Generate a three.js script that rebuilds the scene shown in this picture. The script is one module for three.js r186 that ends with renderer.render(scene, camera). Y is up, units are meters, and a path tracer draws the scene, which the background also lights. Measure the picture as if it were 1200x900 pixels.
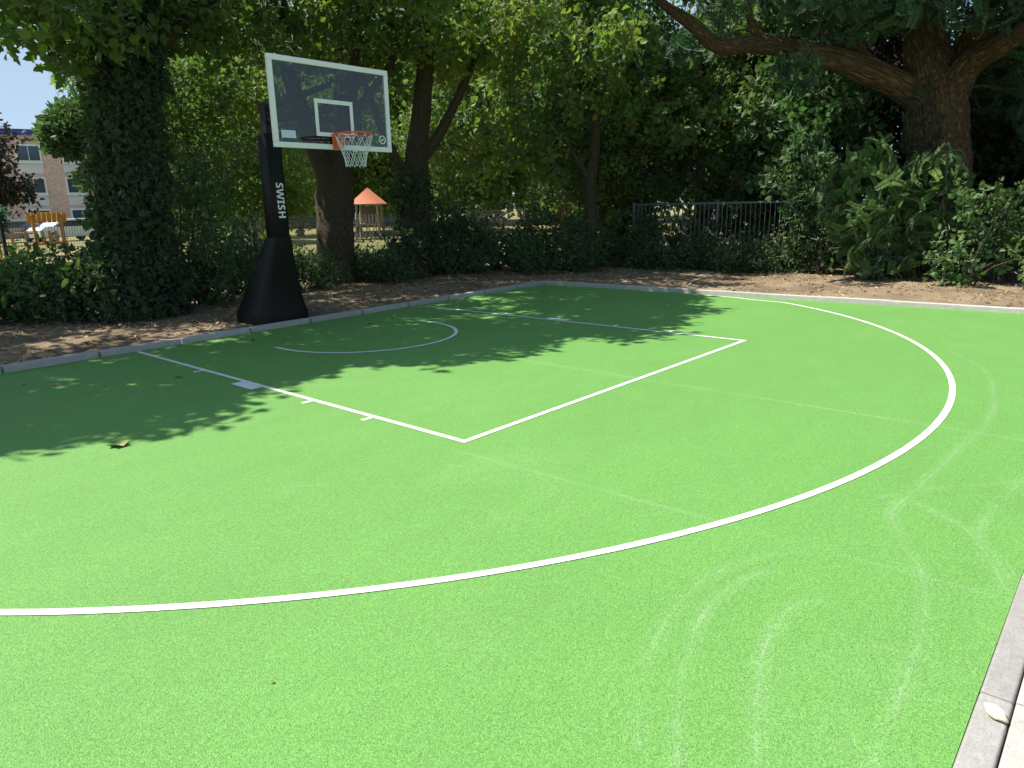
import * as THREE from 'three';
import { mergeGeometries, toCreasedNormals } from 'three/addons/utils/BufferGeometryUtils.js';
import { RoundedBoxGeometry } from 'three/addons/geometries/RoundedBoxGeometry.js';
import { FontLoader } from 'three/addons/loaders/FontLoader.js';
import { TextGeometry } from 'three/addons/geometries/TextGeometry.js';

// ------------------------------------------------------------------ camera, sky, sun, exposure
// x runs along the baseline, z from the baseline towards the open side of the court, metres
const scene = new THREE.Scene();
const camera = new THREE.PerspectiveCamera(56.31, 4 / 3, 0.1, 600);
{
  const yaw = 0.8463, pitch = 0.2449, roll = -0.0227;
  const fw = new THREE.Vector3(Math.sin(yaw) * Math.cos(pitch), -Math.sin(pitch), -Math.cos(yaw) * Math.cos(pitch));
  const r = new THREE.Vector3().crossVectors(fw, new THREE.Vector3(0, 1, 0)).normalize();
  const u = new THREE.Vector3().crossVectors(r, fw);
  camera.position.set(-5.993, 1.6956, 9.401);
  camera.up.copy(u.clone().multiplyScalar(Math.cos(roll)).addScaledVector(r, -Math.sin(roll)));
  camera.lookAt(camera.position.clone().add(fw));
}
const SUN = new THREE.Vector3(-0.35, 1, -0.55).normalize();
{ // clear summer sky: pale near the horizon, blue overhead, brighter towards the sun
  const w = 256, h = 128, d = new Float32Array(w * h * 4);
  for (let j = 0; j < h; j++) for (let i = 0; i < w; i++) {
    const th = (j + .5) / h * Math.PI - Math.PI / 2, ph = ((i + .5) / w - .5) * 2 * Math.PI, D = [Math.cos(th) * Math.cos(ph), Math.sin(th), Math.cos(th) * Math.sin(ph)];
    const e = Math.max(0, D[1]), t = Math.pow(1 - e, 2.6), g = Math.pow(Math.max(0, D[0] * SUN.x + D[1] * SUN.y + D[2] * SUN.z), 6), k = (j * w + i) * 4;
    const zen = [.16, .235, .36], hor = [.32, .43, .54];
    for (let q = 0; q < 3; q++) d[k + q] = D[1] < 0 ? [.12, .12, .10][q] : zen[q] + (hor[q] - zen[q]) * t + g * [.22, .23, .23][q];
    d[k + 3] = 1;
  }
  const tex = new THREE.DataTexture(d, w, h, THREE.RGBAFormat, THREE.FloatType); tex.mapping = THREE.EquirectangularReflectionMapping; tex.magFilter = tex.minFilter = THREE.LinearFilter; tex.wrapS = THREE.RepeatWrapping; tex.needsUpdate = true;
  scene.background = tex; scene.environment = tex;
}
const sun = new THREE.DirectionalLight(0xfff5e6, 4.8);
sun.position.copy(SUN).multiplyScalar(60); sun.target.position.set(2, 0, 0);
sun.castShadow = true; sun.shadow.mapSize.set(4096, 4096);
Object.assign(sun.shadow.camera, { left: -40, right: 40, top: 40, bottom: -40, near: 1, far: 160 });
scene.add(sun, sun.target);
const renderer = new THREE.WebGLRenderer({ antialias: true });
renderer.setSize(1024, 768);
renderer.toneMapping = THREE.LinearToneMapping;
renderer.toneMappingExposure = 1.85;
renderer.shadowMap.enabled = true;

// ------------------------------------------------------------------ helpers
let seed = 20240611;
const rnd = () => { seed |= 0; seed = seed + 0x6D2B79F5 | 0; let t = Math.imul(seed ^ seed >>> 15, 1 | seed); t = t + Math.imul(t ^ t >>> 7, 61 | t) ^ t; return ((t ^ t >>> 14) >>> 0) / 4294967296; };
const rr = (a, b) => a + (b - a) * rnd();
const gauss = () => (rnd() + rnd() + rnd() + rnd() - 2) * 1.0;
const V = (x, y, z) => new THREE.Vector3(x, y, z);
const lin = (r, g, b) => new THREE.Color().setRGB(r, g, b);
const taken = {};
function numbered(name) { const n = taken[name] = (taken[name] ?? -1) + 1; return n ? name + '_' + String(n).padStart(3, '0') : name; }
function tag(o, label, category, group, kind) {
  if (label) o.userData.label = label; if (category) o.userData.category = category;
  if (group) o.userData.group = group; if (kind) o.userData.kind = kind; return o;
}
function thing(name, label, category, pos = [0, 0, 0], turn = 0, group) {
  const o = new THREE.Group(); o.name = numbered(name); o.position.set(...pos); o.rotation.y = turn; scene.add(o);
  return tag(o, label, category, group);
}
function mesh(name, geo, mat, parent) {
  if (Array.isArray(geo)) geo = join(geo);
  const m = new THREE.Mesh(geo, mat); m.castShadow = m.receiveShadow = true;
  m.name = parent ? name : numbered(name); (parent || scene).add(m); return m;
}
function join(list) {
  const gs = list.map(g => { const h = g.index ? g.toNonIndexed() : g; for (const k of Object.keys(h.attributes)) if (!['position', 'normal', 'uv'].includes(k)) h.deleteAttribute(k);
    if (!h.attributes.uv) h.setAttribute('uv', new THREE.Float32BufferAttribute(new Float32Array(h.attributes.position.count * 2), 2)); return h; });
  return mergeGeometries(gs);
}
function box(w, h, d, x, y, z, ry = 0, rx = 0, rz = 0) {
  const g = new THREE.BoxGeometry(w, h, d); g.applyMatrix4(new THREE.Matrix4().compose(V(x, y, z), new THREE.Quaternion().setFromEuler(new THREE.Euler(rx, ry, rz)), V(1, 1, 1))); return g;
}
function rbox(w, h, d, x, y, z, r = 0.01) { return new RoundedBoxGeometry(w, h, d, 2, r).translate(x, y, z); }
function bar(a, b, r, sides = 6) {
  const d = b.clone().sub(a), g = new THREE.CylinderGeometry(r, r, d.length(), sides);
  g.applyQuaternion(new THREE.Quaternion().setFromUnitVectors(V(0, 1, 0), d.normalize())); const m = a.clone().add(b).multiplyScalar(.5); return g.translate(m.x, m.y, m.z);
}
// value noise, periodic on a lattice of size n
function lattice(n, s) { const a = new Float32Array(n * n); let q = s; for (let i = 0; i < n * n; i++) { q = (Math.imul(q, 1664525) + 1013904223) >>> 0; a[i] = q / 4294967296; }
  return (x, y) => { const xi = Math.floor(x), yi = Math.floor(y), fx = x - xi, fy = y - yi, sx = fx * fx * (3 - 2 * fx), sy = fy * fy * (3 - 2 * fy);
    const w = k => ((k % n) + n) % n, g = (i, j) => a[w(j) * n + w(i)];
    return (g(xi, yi) * (1 - sx) + g(xi + 1, yi) * sx) * (1 - sy) + (g(xi, yi + 1) * (1 - sx) + g(xi + 1, yi + 1) * sx) * sy; }; }
const N1 = lattice(64, 7), N2 = lattice(128, 99), N3 = lattice(256, 1234);
const fbm = (x, y) => .5 * N1(x, y) + .27 * N2(x * 2.1 + 9, y * 2.1) + .15 * N3(x * 4.3, y * 4.3 + 5) + .08 * N3(x * 9.1 + 3, y * 9.1);
function texture(n, fn, srgb = true, repeat = 1) {     // fn(u, v) -> [r, g, b] 0..1
  const d = new Uint8Array(n * n * 4);
  for (let j = 0; j < n; j++) for (let i = 0; i < n; i++) { const c = fn(i / n, j / n, i, j), k = (j * n + i) * 4; for (let q = 0; q < 3; q++) d[k + q] = Math.max(0, Math.min(255, c[q] * 255)); d[k + 3] = 255; }
  const t = new THREE.DataTexture(d, n, n); t.wrapS = t.wrapT = THREE.RepeatWrapping; t.magFilter = THREE.LinearFilter; t.minFilter = THREE.LinearMipmapLinearFilter; t.generateMipmaps = true;
  if (srgb) t.colorSpace = THREE.SRGBColorSpace; t.repeat.set(repeat, repeat); t.needsUpdate = true; return t;
}
const std = (c, rough = .8, extra = {}) => new THREE.MeshStandardMaterial({ color: c, roughness: rough, ...extra });

// tapered, slightly knotty tube along points; uv in metres
function limbGeo(pts, radii, sides = 10, knots = .08, flare = 0, ridges = 0) {
  const curve = new THREE.CatmullRomCurve3(pts), L = curve.getLength(), n = Math.max(4, Math.min(ridges ? 90 : 40, Math.round(L / (ridges ? .1 : .22))));
  const pos = [], uv = [], idx = []; let ref = V(.31, .1, .95);
  const ph = rr(0, 50);
  for (let i = 0; i <= n; i++) {
    const t = i / n, c = curve.getPoint(t), T = curve.getTangent(t).normalize();
    const A = ref.clone().addScaledVector(T, -ref.dot(T)).normalize(), B = V().crossVectors(T, A); ref = A;
    const f = t * (radii.length - 1), k = Math.min(radii.length - 2, Math.floor(f)); let R = radii[k] + (radii[k + 1] - radii[k]) * (f - k);
    if (flare) R *= 1 + flare * Math.exp(-t * L / .35);
    for (let j = 0; j <= sides; j++) {
      const a = j / sides * Math.PI * 2, jj = j % sides;
      const q = R * (1 + knots * (2 * N2(ph + jj * 13 / sides, t * L * 2) - 1) + ridges * (Math.abs(2 * N2(ph + jj * 40 / sides + N1(t * L * 1.4, 3) * 1.5, t * L * 1.6) - 1) - .5) + (flare ? .12 * flare * Math.exp(-t * L / .5) * Math.cos(a * 5 + ph) : 0));
      const v = c.clone().addScaledVector(A, Math.cos(a) * q).addScaledVector(B, Math.sin(a) * q); pos.push(v.x, v.y, v.z); uv.push(j / sides * 2 * Math.PI * radii[0], t * L);
      if (i < n && j < sides) { const p = i * (sides + 1) + j; idx.push(p, p + sides + 1, p + 1, p + 1, p + sides + 1, p + sides + 2); }
    }
  }
  const g = new THREE.BufferGeometry(); g.setAttribute('position', new THREE.Float32BufferAttribute(pos, 3)); g.setAttribute('uv', new THREE.Float32BufferAttribute(uv, 2)); g.setIndex(idx); g.computeVertexNormals(); return g;
}

// ------------------------------------------------------------------ materials
const barkPattern = (u, v) => { const w = N1(u * 64 * .5, v * 16) * .9; const a = N2(u * 64 + w * 2, v * 16), b = N3(u * 128, v * 64), r = Math.abs(2 * a - 1); return .35 + .5 * r + .25 * (b - .5); };
const barkBump = texture(512, (u, v) => { const h = barkPattern(u, v); return [h, h, h]; }, false);
const barkMap = texture(512, (u, v) => { const h = barkPattern(u, v), m = N2(u * 32, v * 32); const k = .3 + .95 * h; return [.36 * k + .03 * m, .31 * k + .05 * m, .25 * k]; });
const bark = new THREE.MeshStandardMaterial({ map: barkMap, bumpMap: barkBump, bumpScale: .04, roughness: .95 });
const barkBrown = (() => { const a = barkMap.clone(), b = barkBump.clone(); for (const t of [a, b]) { t.repeat.set(.32, .3); t.needsUpdate = true; } return new THREE.MeshStandardMaterial({ map: a, color: lin(1.15, .9, .66), bumpMap: b, bumpScale: .12, roughness: .95 }); })();
const barkThin = std(lin(.06, .05, .038), .95);
const leafMat = new THREE.MeshPhysicalMaterial({ color: 0xffffff, roughness: 1, transmission: .55, thickness: 0, ior: 1.4, side: THREE.DoubleSide });

// ------------------------------------------------------------------ leaves, sprigs and crowns
function leafFrom(outline, size, fold, droop) {        // outline: half outline [x, y] from base to tip; folded along the midrib, tip drooping
  const pos = [], q = (x, y) => [x * size, y * size, (Math.abs(x) * fold - y * y * droop) * size], c = q(0, .45);
  for (const s of [1, -1]) for (let i = 0; i < outline.length - 1; i++) { const a = q(s * outline[i][0], outline[i][1]), b = q(s * outline[i + 1][0], outline[i + 1][1]); for (const v of s > 0 ? [a, b, c] : [b, a, c]) pos.push(...v); }
  const g = new THREE.BufferGeometry(); g.setAttribute('position', new THREE.Float32BufferAttribute(pos, 3)); g.computeVertexNormals(); return g;
}
const LOBED = [[0, 0], [.34, .12], [.28, .3], [.5, .5], [.26, .58], [.2, .78], [0, 1]];
const OVAL = [[0, 0], [.22, .2], [.27, .5], [.14, .82], [0, 1]];
const IVY = [[0, 0], [.4, .08], [.36, .4], [.16, .7], [0, 1]];
function place(g, p, dir, roll, s = 1) { const qq = new THREE.Quaternion().setFromUnitVectors(V(0, 1, 0), dir.clone().normalize()).multiply(new THREE.Quaternion().setFromAxisAngle(V(0, 1, 0), roll)); return g.clone().applyMatrix4(new THREE.Matrix4().compose(p, qq, V(s, s, s))); }
function sprigLobed(n, size, len) { const out = [];
  for (let i = 0; i < n; i++) { const t = i / (n - 1), a = i * 2.4 + rr(-.4, .4), c = V(gauss() * .03, t * len, gauss() * .03), d = V(Math.cos(a), rr(-.5, .5) + t * .5, Math.sin(a)); out.push(place(leafFrom(LOBED, size * rr(.75, 1.2), rr(-.1, .35), rr(.1, .4)), c.addScaledVector(d.clone().normalize(), .05), d, rr(-1.2, 1.2))); }
  out.push(new THREE.ConeGeometry(.006, len, 3).translate(0, len / 2, 0).deleteAttribute('uv').toNonIndexed()); return strip(out); }
function sprigPinnate(n, len) { const out = [];
  for (let k = 0; k < n; k++) { const a = k * 2.2 + rr(-.5, .5), d = V(Math.cos(a), rr(.0, .7), Math.sin(a)).normalize(), side = V().crossVectors(d, V(0, 1, 0)).normalize();
    for (let i = 0; i < 8; i++) for (const s of [-1, 1]) { const t = (i + 1) / 8, c = d.clone().multiplyScalar(t * len).add(V(0, -t * t * len * .45, 0)), dd = side.clone().multiplyScalar(s).addScaledVector(d, .55).add(V(0, -.25, 0)); out.push(place(leafFrom(OVAL, len * .3 * (1.1 - .4 * t), .2, .2), c, dd, rr(-.5, .5) + Math.PI * .5)); } }
  return strip(out); }
function sprigSmall(n, size, rad, shape) { const out = [];
  for (let i = 0; i < n; i++) { const d = V(gauss(), gauss() + .25, gauss()).normalize(), c = d.clone().multiplyScalar(rad * Math.cbrt(rnd())); out.push(place(leafFrom(shape, size * rr(.7, 1.25), rr(0, .3), rr(.1, .3)), c, V(d.x + gauss() * .6, d.y * .3 + gauss() * .4, d.z + gauss() * .6), rr(0, 6))); }
  return strip(out); }
function strip(list) { for (const g of list) { g.deleteAttribute('uv'); if (g.index) throw 1; } return mergeGeometries(list); }
const SPRIG = {
  lobed: [sprigLobed(9, .15, .3), sprigLobed(11, .14, .36), sprigLobed(8, .17, .26)],
  pinnate: [sprigPinnate(3, .36), sprigPinnate(4, .32)],
  small: [sprigSmall(14, .085, .17, OVAL), sprigSmall(16, .075, .2, OVAL)],
  ivy: [sprigSmall(10, .09, .14, IVY)],
  far: [sprigSmall(26, .2, .55, OVAL), sprigSmall(22, .24, .6, LOBED)],
};
const SHADE_EDGE = [[-20, 3.2], [-6, 3.3], [-4.8, 3.5], [-4.2, 3.8], [-3.64, 4.05], [-3.4, 3.4], [-3, 3.4], [-2.5, 3.05], [-2.1, 3.0], [-1.55, 3.05], [-.9, 3.6], [-.5, 3.8], [.1, 4.25], [.5, 3.9], [1.2, 4.1], [1.75, 5], [2.5, 4.7], [3.6, 4.4], [4.7, 4.15], [5.4, 3.6], [6, 3.1], [6.7, 2.6], [8, 2.4], [9.5, 2.6], [11, 3]];
// outline of tree shade on the court; crowns are shaped to fill it
function shadeEdgeZ(x) { for (let i = 1; i < SHADE_EDGE.length; i++) if (x <= SHADE_EDGE[i][0]) { const [a, b] = SHADE_EDGE[i - 1], [c, d] = SHADE_EDGE[i]; return b + (d - b) * (x - a) / (c - a); } return 99; }
function pastShadeEdge(p) {                                  // true where a sprig's shadow would fall past the wanted shade outline
  const gx = p.x + .35 * p.y, gz = p.z + .55 * p.y; if (gx > 11.2 || gz > 9.5) return false;
  if (gz < shadeEdgeZ(gx) - .15 + .7 * (N2(gx * 2.2 + 7, gz * 1.1) - .5)) return false; if (gx > 7) return N2(gx * 1.6, gz * 1.6) < .62; return true;
}
// clumps: [x, y, z, rx, ry, rz, sprigs]
function crown(parent, name, kind, clumps, color, spread, scale = 1, prune = true, droop = .35) {
  const variants = SPRIG[kind], lists = variants.map(() => []);
  const base = parent.getWorldPosition ? parent.position : V(0, 0, 0);
  for (const [x, y, z, rx, ry, rz, n] of clumps) for (let i = 0; i < n; i++) {
    const d = V(gauss(), gauss(), gauss()).normalize(), k = Math.cbrt(rr(.12, 1));
    const p = V(x + d.x * rx * k, y + d.y * ry * k, z + d.z * rz * k); if (p.y < .06 || (prune && pastShadeEdge(p))) continue;
    const dir = V(d.x + gauss() * .5, d.y * .6 + .25 + gauss() * .5 - droop, d.z + gauss() * .5).normalize();
    const v = Math.exp(gauss() * spread), w = gauss() * .25;
    lists[Math.floor(rnd() * variants.length)].push([p.sub(base), dir, rr(0, 6.28), scale * rr(.6, 1.35), [color[0] * v * (1 + w), color[1] * v, color[2] * v * (1 - w * .5)]]);
  }
  lists.forEach((list, i) => { if (!list.length) return;
    const im = new THREE.InstancedMesh(variants[i], leafMat, list.length); im.name = name; im.castShadow = im.receiveShadow = true; im.userData.kind = 'stuff';
    const m = new THREE.Matrix4(), q = new THREE.Quaternion(), q2 = new THREE.Quaternion();
    list.forEach(([p, dir, roll, s, c], j) => { q.setFromUnitVectors(V(0, 1, 0), dir).multiply(q2.setFromAxisAngle(V(0, 1, 0), roll)); im.setMatrixAt(j, m.compose(p, q, V(s, s, s))); im.setColorAt(j, lin(...c)); });
    parent.add(im); });
}
function autoClumps(c, r, count, size, per, hollow = .35) { const out = [];
  for (let i = 0; i < count; i++) { const d = V(gauss(), gauss(), gauss()).normalize(), k = Math.cbrt(rr(hollow, 1)), s = size * rr(.7, 1.3); out.push([c[0] + d.x * r[0] * k, c[1] + d.y * r[1] * k, c[2] + d.z * r[2] * k, s * 1.15, s * .75, s * 1.15, Math.round(per * rr(.6, 1.3))]); }
  return out; }
// a tree: trunk, its large limbs, thin branches to the clumps, and the leaves
function tree(o) {
  const t = thing(o.name, o.label, 'tree', o.trunk[0], 0, o.group), B = V(...o.trunk[0]);
  const rel = p => V(...p).sub(B), mat = o.bark || bark;
  mesh('trunk', limbGeo(o.trunk.map(rel), o.radii, o.radii[0] > .3 ? 48 : 14, .1, o.flare ?? .5, o.radii[0] > .3 ? .11 : 0), mat, t);
  const nodes = []; const collect = (pts, radii, from) => { const c = new THREE.CatmullRomCurve3(pts); for (let i = 0; i <= 14; i++) { const k = i / 14; if (k >= from) nodes.push([c.getPoint(k), radii[0] + (radii[radii.length - 1] - radii[0]) * k]); } };
  collect(o.trunk.map(rel), o.radii, .45);
  for (const [pts, radii] of o.limbs || []) { mesh('limb', limbGeo(pts.map(rel), radii, 10, .12), mat, t); collect(pts.map(rel), radii, .25); }
  for (const c of o.clumps) { if (rnd() > (o.branching ?? .8)) continue;
    const e = rel([c[0], c[1], c[2]]); let best = null, bd = 1e9;
    for (const [p, r] of nodes) { const d = p.distanceTo(e) + (p.y > e.y ? 1.2 * (p.y - e.y) : 0); if (d < bd) { bd = d; best = [p, r]; } }
    if (!best || bd < .3 || bd > 7) continue;
    const a = best[0], m = a.clone().lerp(e, .5).add(V(gauss() * .12 * bd, .12 * bd, gauss() * .12 * bd)), r0 = Math.min(best[1] * .5, .012 + .016 * bd);
    mesh('branch', limbGeo([a, m, e], [r0, r0 * .6, .008], 6, .1), o.bark ? mat : barkThin, t); }
  crown(t, 'crown', o.leaf || 'lobed', o.clumps, o.color, o.spread ?? .3, o.scale ?? 1, o.prune !== false, o.droop ?? .35);
  return t;
}
function shrub(name, label, group, x, z, clumps, color, leaf, stems = 5, scale = 1, y0 = 0, spread = .35) {
  const t = thing(name, label, 'shrub', [x, y0, z], 0, group);
  for (let i = 0; i < stems; i++) { const c = clumps[Math.floor(rnd() * clumps.length)], e = V(c[0] - x + gauss() * .2, c[1] - y0 + c[4] * .5, c[2] - z + gauss() * .2);
    mesh('stem', limbGeo([V(gauss() * .12, -.03, gauss() * .12), V(e.x * .35 + gauss() * .08, e.y * .5, e.z * .35), e], [.022, .016, .006], 6, .08), barkThin, t); }
  crown(t, 'foliage', leaf, clumps, color, spread, scale); return t;
}

// ------------------------------------------------------------------ ground: lawn and bare soil
const grain = texture(512, (u, v) => { const a = .82 + .36 * (N3(u * 256, v * 256) - .5) + .25 * (N3(u * 128 + 31, v * 128) - .5) + .2 * (fbm(u * 64, v * 64) - .5); return [a, a, a]; }, true);
function sheet(x0, x1, z0, z1, nx, nz, yf, cf, skip) {         // a grid between limits, or on two given lists of lines
  const grid = (a, b, n) => Array.from({ length: n + 1 }, (_, i) => a + (b - a) * i / n), xs = Array.isArray(x0) ? x0 : grid(x0, x1, nx), zs = Array.isArray(x0) ? x1 : grid(z0, z1, nz);
  const pos = [], uv = [], col = [], idx = [], w = xs.length;
  for (const z of zs) for (const x of xs) { pos.push(x, yf(x, z), z); uv.push(x, z); col.push(...cf(x, z)); }
  for (let j = 0; j < zs.length - 1; j++) for (let i = 0; i < w - 1; i++) { if (skip && skip((xs[i] + xs[i + 1]) / 2, (zs[j] + zs[j + 1]) / 2)) continue; const p = j * w + i; idx.push(p, p + w, p + 1, p + 1, p + w, p + w + 1); }
  const g = new THREE.BufferGeometry(); g.setAttribute('position', new THREE.Float32BufferAttribute(pos, 3)); g.setAttribute('uv', new THREE.Float32BufferAttribute(uv, 2)); g.setAttribute('color', new THREE.Float32BufferAttribute(col, 3)); g.setIndex(idx); g.computeVertexNormals(); return g;
}
const soilMap = grain.clone(); soilMap.repeat.set(1.1, 1.1); soilMap.needsUpdate = true;
const groundMat = new THREE.MeshStandardMaterial({ map: soilMap, vertexColors: true, roughness: 1, bumpMap: soilMap, bumpScale: .012 });
const mix3 = (a, b, t) => a.map((v, i) => v + (b[i] - v) * t);
const lawn = mesh('lawn', sheet(-250, 250, -250, 250, 250, 250, () => -.06, (x, z) => mix3([.44, .38, .17], [.26, .27, .09], Math.max(0, Math.min(1, 2.2 * fbm(x * .12, z * .12) - .6)))), groundMat); lawn.userData.kind = 'structure';
// court corners (far baseline, far sideline, near edge)
const BASE = x => -.16 - .04 * x, SIDE = z => 6.22 + .048 * (z + .4), NEAR = 9.17;
const soilY = (x, z) => { const d = Math.max(BASE(x) - .15 - z, x - SIDE(z) - .12); return -.01 + Math.min(1, Math.max(0, d * 2)) * (.09 * (fbm(x * .9, z * .9) - .42) + .035 * (N3(x * 9, z * 9) - .5)); };
const soil = mesh('bare_soil', sheet(-14, 30, -9.5, 16, 340, 200, soilY, (x, z) => { const f = fbm(x * 1.3 + 40, z * 1.3), d = N3(x * 12, z * 12); return mix3([.48, .37, .24], [.22, .16, .10], Math.max(0, Math.min(1, 1.9 * f - .5 + .5 * (d - .5)))); },
  (x, z) => z > BASE(x) - .02 && x < SIDE(z) + .02 && z < NEAR + 1.9 && x > -9), groundMat); soil.userData.kind = 'structure';

// ------------------------------------------------------------------ the court
const SCUFF = [
  [[-4.27, 8.38], [-4.01, 8.23], [-3.74, 8.14], [-3.38, 8.07], [-3.02, 8.1], [-2.71, 8.24]], 
  [[-4.28, 8.53], [-4.04, 8.4], [-3.76, 8.29], [-3.38, 8.19], [-3.08, 8.21], [-2.92, 8.26]], [[-4.13, 8.72], [-3.74, 8.56], [-3.46, 8.48], [-3.15, 8.47], [-3.01, 8.53]],
  [[-3.89, 8.98], [-3.4, 8.96], [-2.87, 8.91], [-2.49, 8.81], [-2.08, 8.61], [-1.87, 8.53], [-1.47, 8.55], [-.78, 8.59], [.03, 8.6]], [[-.84, 9.02], [-1.88, 8.94], [-2.09, 9.04], [-2.3, 9.13]],
  [[-1.68, 8.42], [-1.33, 8.65], [-.92, 9.03]], [[3.19, 7.84], [2.43, 8.28], [1.37, 8.54], [.33, 8.65], [-.32, 8.63]], [[-1.65, 8.61], [-1.86, 8.88], [-2.43, 9.14]]].map(l => new THREE.CatmullRomCurve3(l.map(([x, z]) => V(x, 0, z))).getPoints(40));
function scuffAt(x, z) { let s = 0; if (z < 7.6 || x > 3.4 || x < -4.6) return 0;
  for (const l of SCUFF) { let d = 9; for (let i = 0; i < l.length - 1; i++) { const a = l[i], b = l[i + 1], ex = b.x - a.x, ez = b.z - a.z, t = Math.max(0, Math.min(1, ((x - a.x) * ex + (z - a.z) * ez) / (ex * ex + ez * ez + 1e-9))); d = Math.min(d, Math.hypot(x - a.x - ex * t, z - a.z - ez * t)); }
    if (d < .05) { const a = Math.max(0, 1 - d / .022), b = .5 * Math.max(0, 1 - Math.abs(d - .03) / .012); s = Math.max(s, (a + b) * (.15 + .95 * N2(x * 4, z * 4)) * (.3 + 1.1 * N3(x * 60, z * 60))); } }
  return s; }
const rubberMap = texture(1024, (u, v) => { const g = N3(u * 256, v * 256), h = N3(u * 512 % 256, v * 512 % 256), k = N2(u * 128, v * 128); const sp = h > .86 ? .16 : h < .13 ? -.3 : 0; const a = .84 + .18 * (g - .5) + .08 * (k - .5) + .22 * (h - .5) + sp * .65; return [a * 1.0, a, a]; });
rubberMap.repeat.set(1.05, 1.05);
const rubberMat = new THREE.MeshStandardMaterial({ map: rubberMap, vertexColors: true, roughness: .72, bumpMap: rubberMap, bumpScale: .004 });
const GREEN = [.18, .465, .095];
const steps = (...spec) => { const out = [spec[0]]; for (let i = 1; i < spec.length; i += 2) { const a = out[out.length - 1], b = spec[i], n = Math.round((b - a) / spec[i + 1]); for (let k = 1; k <= n; k++) out.push(a + (b - a) * k / n); } return out; };
const court = mesh('court_surface', sheet(steps(-9, -4.6, .06, .7, .016, 6.8, .05), steps(-.75, 7.6, .06, NEAR, .012), 0, 0, 0, 0, () => 0, (x, z) => {
  const k = .94 + .12 * (fbm(x * .8, z * .8) - .45) + .05 * (N2(x * 2.3, z * 7) - .5);
  let c = GREEN.map(v => v * k);
  let s = scuffAt(x, z) * .27;
  s = Math.max(s, .16 * Math.max(0, 1 - Math.abs(x) / .03) * (z > 4.2 ? 1 : 0) * (.5 + N2(1, z * 3)));            // lane seams of the rubber
  s = Math.max(s, .13 * Math.max(0, 1 - Math.abs(x + 2.62 - .03 * (z - 6)) / .03) * (z > 5.9 ? 1 : 0) * (.3 + N2(5, z * 3)));
  s = Math.max(s, .35 * Math.max(0, fbm(x * 1.6 + 20, z * 1.6 + 7) - .6) * (N3(x * 30, z * 30)));
  return mix3(c, [.62, .78, .55], s);
}, (x, z) => z < BASE(x) - .06 || x > SIDE(z) + .06), rubberMat); court.userData.kind = 'structure';
// painted markings, 5 cm wide
const paintMap = texture(512, (u, v) => { const a = .9 + .12 * (N3(u * 256, v * 256) - .5) + .1 * (N2(u * 64, v * 64) - .5) - (N3(u * 200, v * 200) > .93 ? .16 : 0); return [a, a, a]; });
const paint = new THREE.MeshStandardMaterial({ color: lin(.9, .9, .9), map: paintMap, roughness: .85, bumpMap: rubberMap, bumpScale: .003 });
function stripe(pts, w = .05) {
  const pos = [], uv = [], idx = []; let L = 0;
  pts.forEach((p, i) => { const a = pts[Math.max(0, i - 1)], b = pts[Math.min(pts.length - 1, i + 1)]; let dx = b[0] - a[0], dz = b[1] - a[1]; const l = Math.hypot(dx, dz); dx /= l; dz /= l; if (i) L += Math.hypot(p[0] - pts[i - 1][0], p[1] - pts[i - 1][1]);
    for (const s of [-1, 1]) { const e = .0015 * (N3(p[0] * 8 + s * 9, p[1] * 8) - .5); pos.push(p[0] + s * (w / 2 + e) * dz, .004, p[1] - s * (w / 2 + e) * dx); uv.push(s * w / 2, L); }
    if (i) { const k = i * 2; idx.push(k - 2, k, k - 1, k - 1, k, k + 1); } });
  const g = new THREE.BufferGeometry(); g.setAttribute('position', new THREE.Float32BufferAttribute(pos, 3)); g.setAttribute('uv', new THREE.Float32BufferAttribute(uv, 2)); g.setIndex(idx); g.computeVertexNormals();
  if (g.attributes.normal.getY(0) < 0) { const ix = g.index.array; for (let i = 0; i < ix.length; i += 3) { const t = ix[i]; ix[i] = ix[i + 1]; ix[i + 1] = t; } g.computeVertexNormals(); }
  return g;
}
const seg = (a, b, n = 24) => Array.from({ length: n + 1 }, (_, i) => [a[0] + (b[0] - a[0]) * i / n, a[1] + (b[1] - a[1]) * i / n]);
mesh('lane_line', stripe(seg([-2.45, -.02], [-2.45, 5.755])), paint, court);
mesh('lane_line', stripe(seg([2.42, .02], [2.45, 5.755])), paint, court);
mesh('free_throw_line', stripe(seg([-2.475, 5.78], [2.475, 5.78])), paint, court);
for (const s of [-1, 1]) {
  mesh('lane_mark', stripe(seg([s * 2.477, 1.75], [s * 2.577, 1.75], 2)), paint, court);
  mesh('lane_block', stripe(seg([s * 2.477, 2.8], [s * 2.60, 2.8], 2), .4), paint, court);
  mesh('lane_mark', stripe(seg([s * 2.477, 3.85], [s * 2.577, 3.85], 2)), paint, court);
  mesh('lane_mark', stripe(seg([s * 2.477, 4.72], [s * 2.577, 4.72], 2)), paint, court);
}
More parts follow.
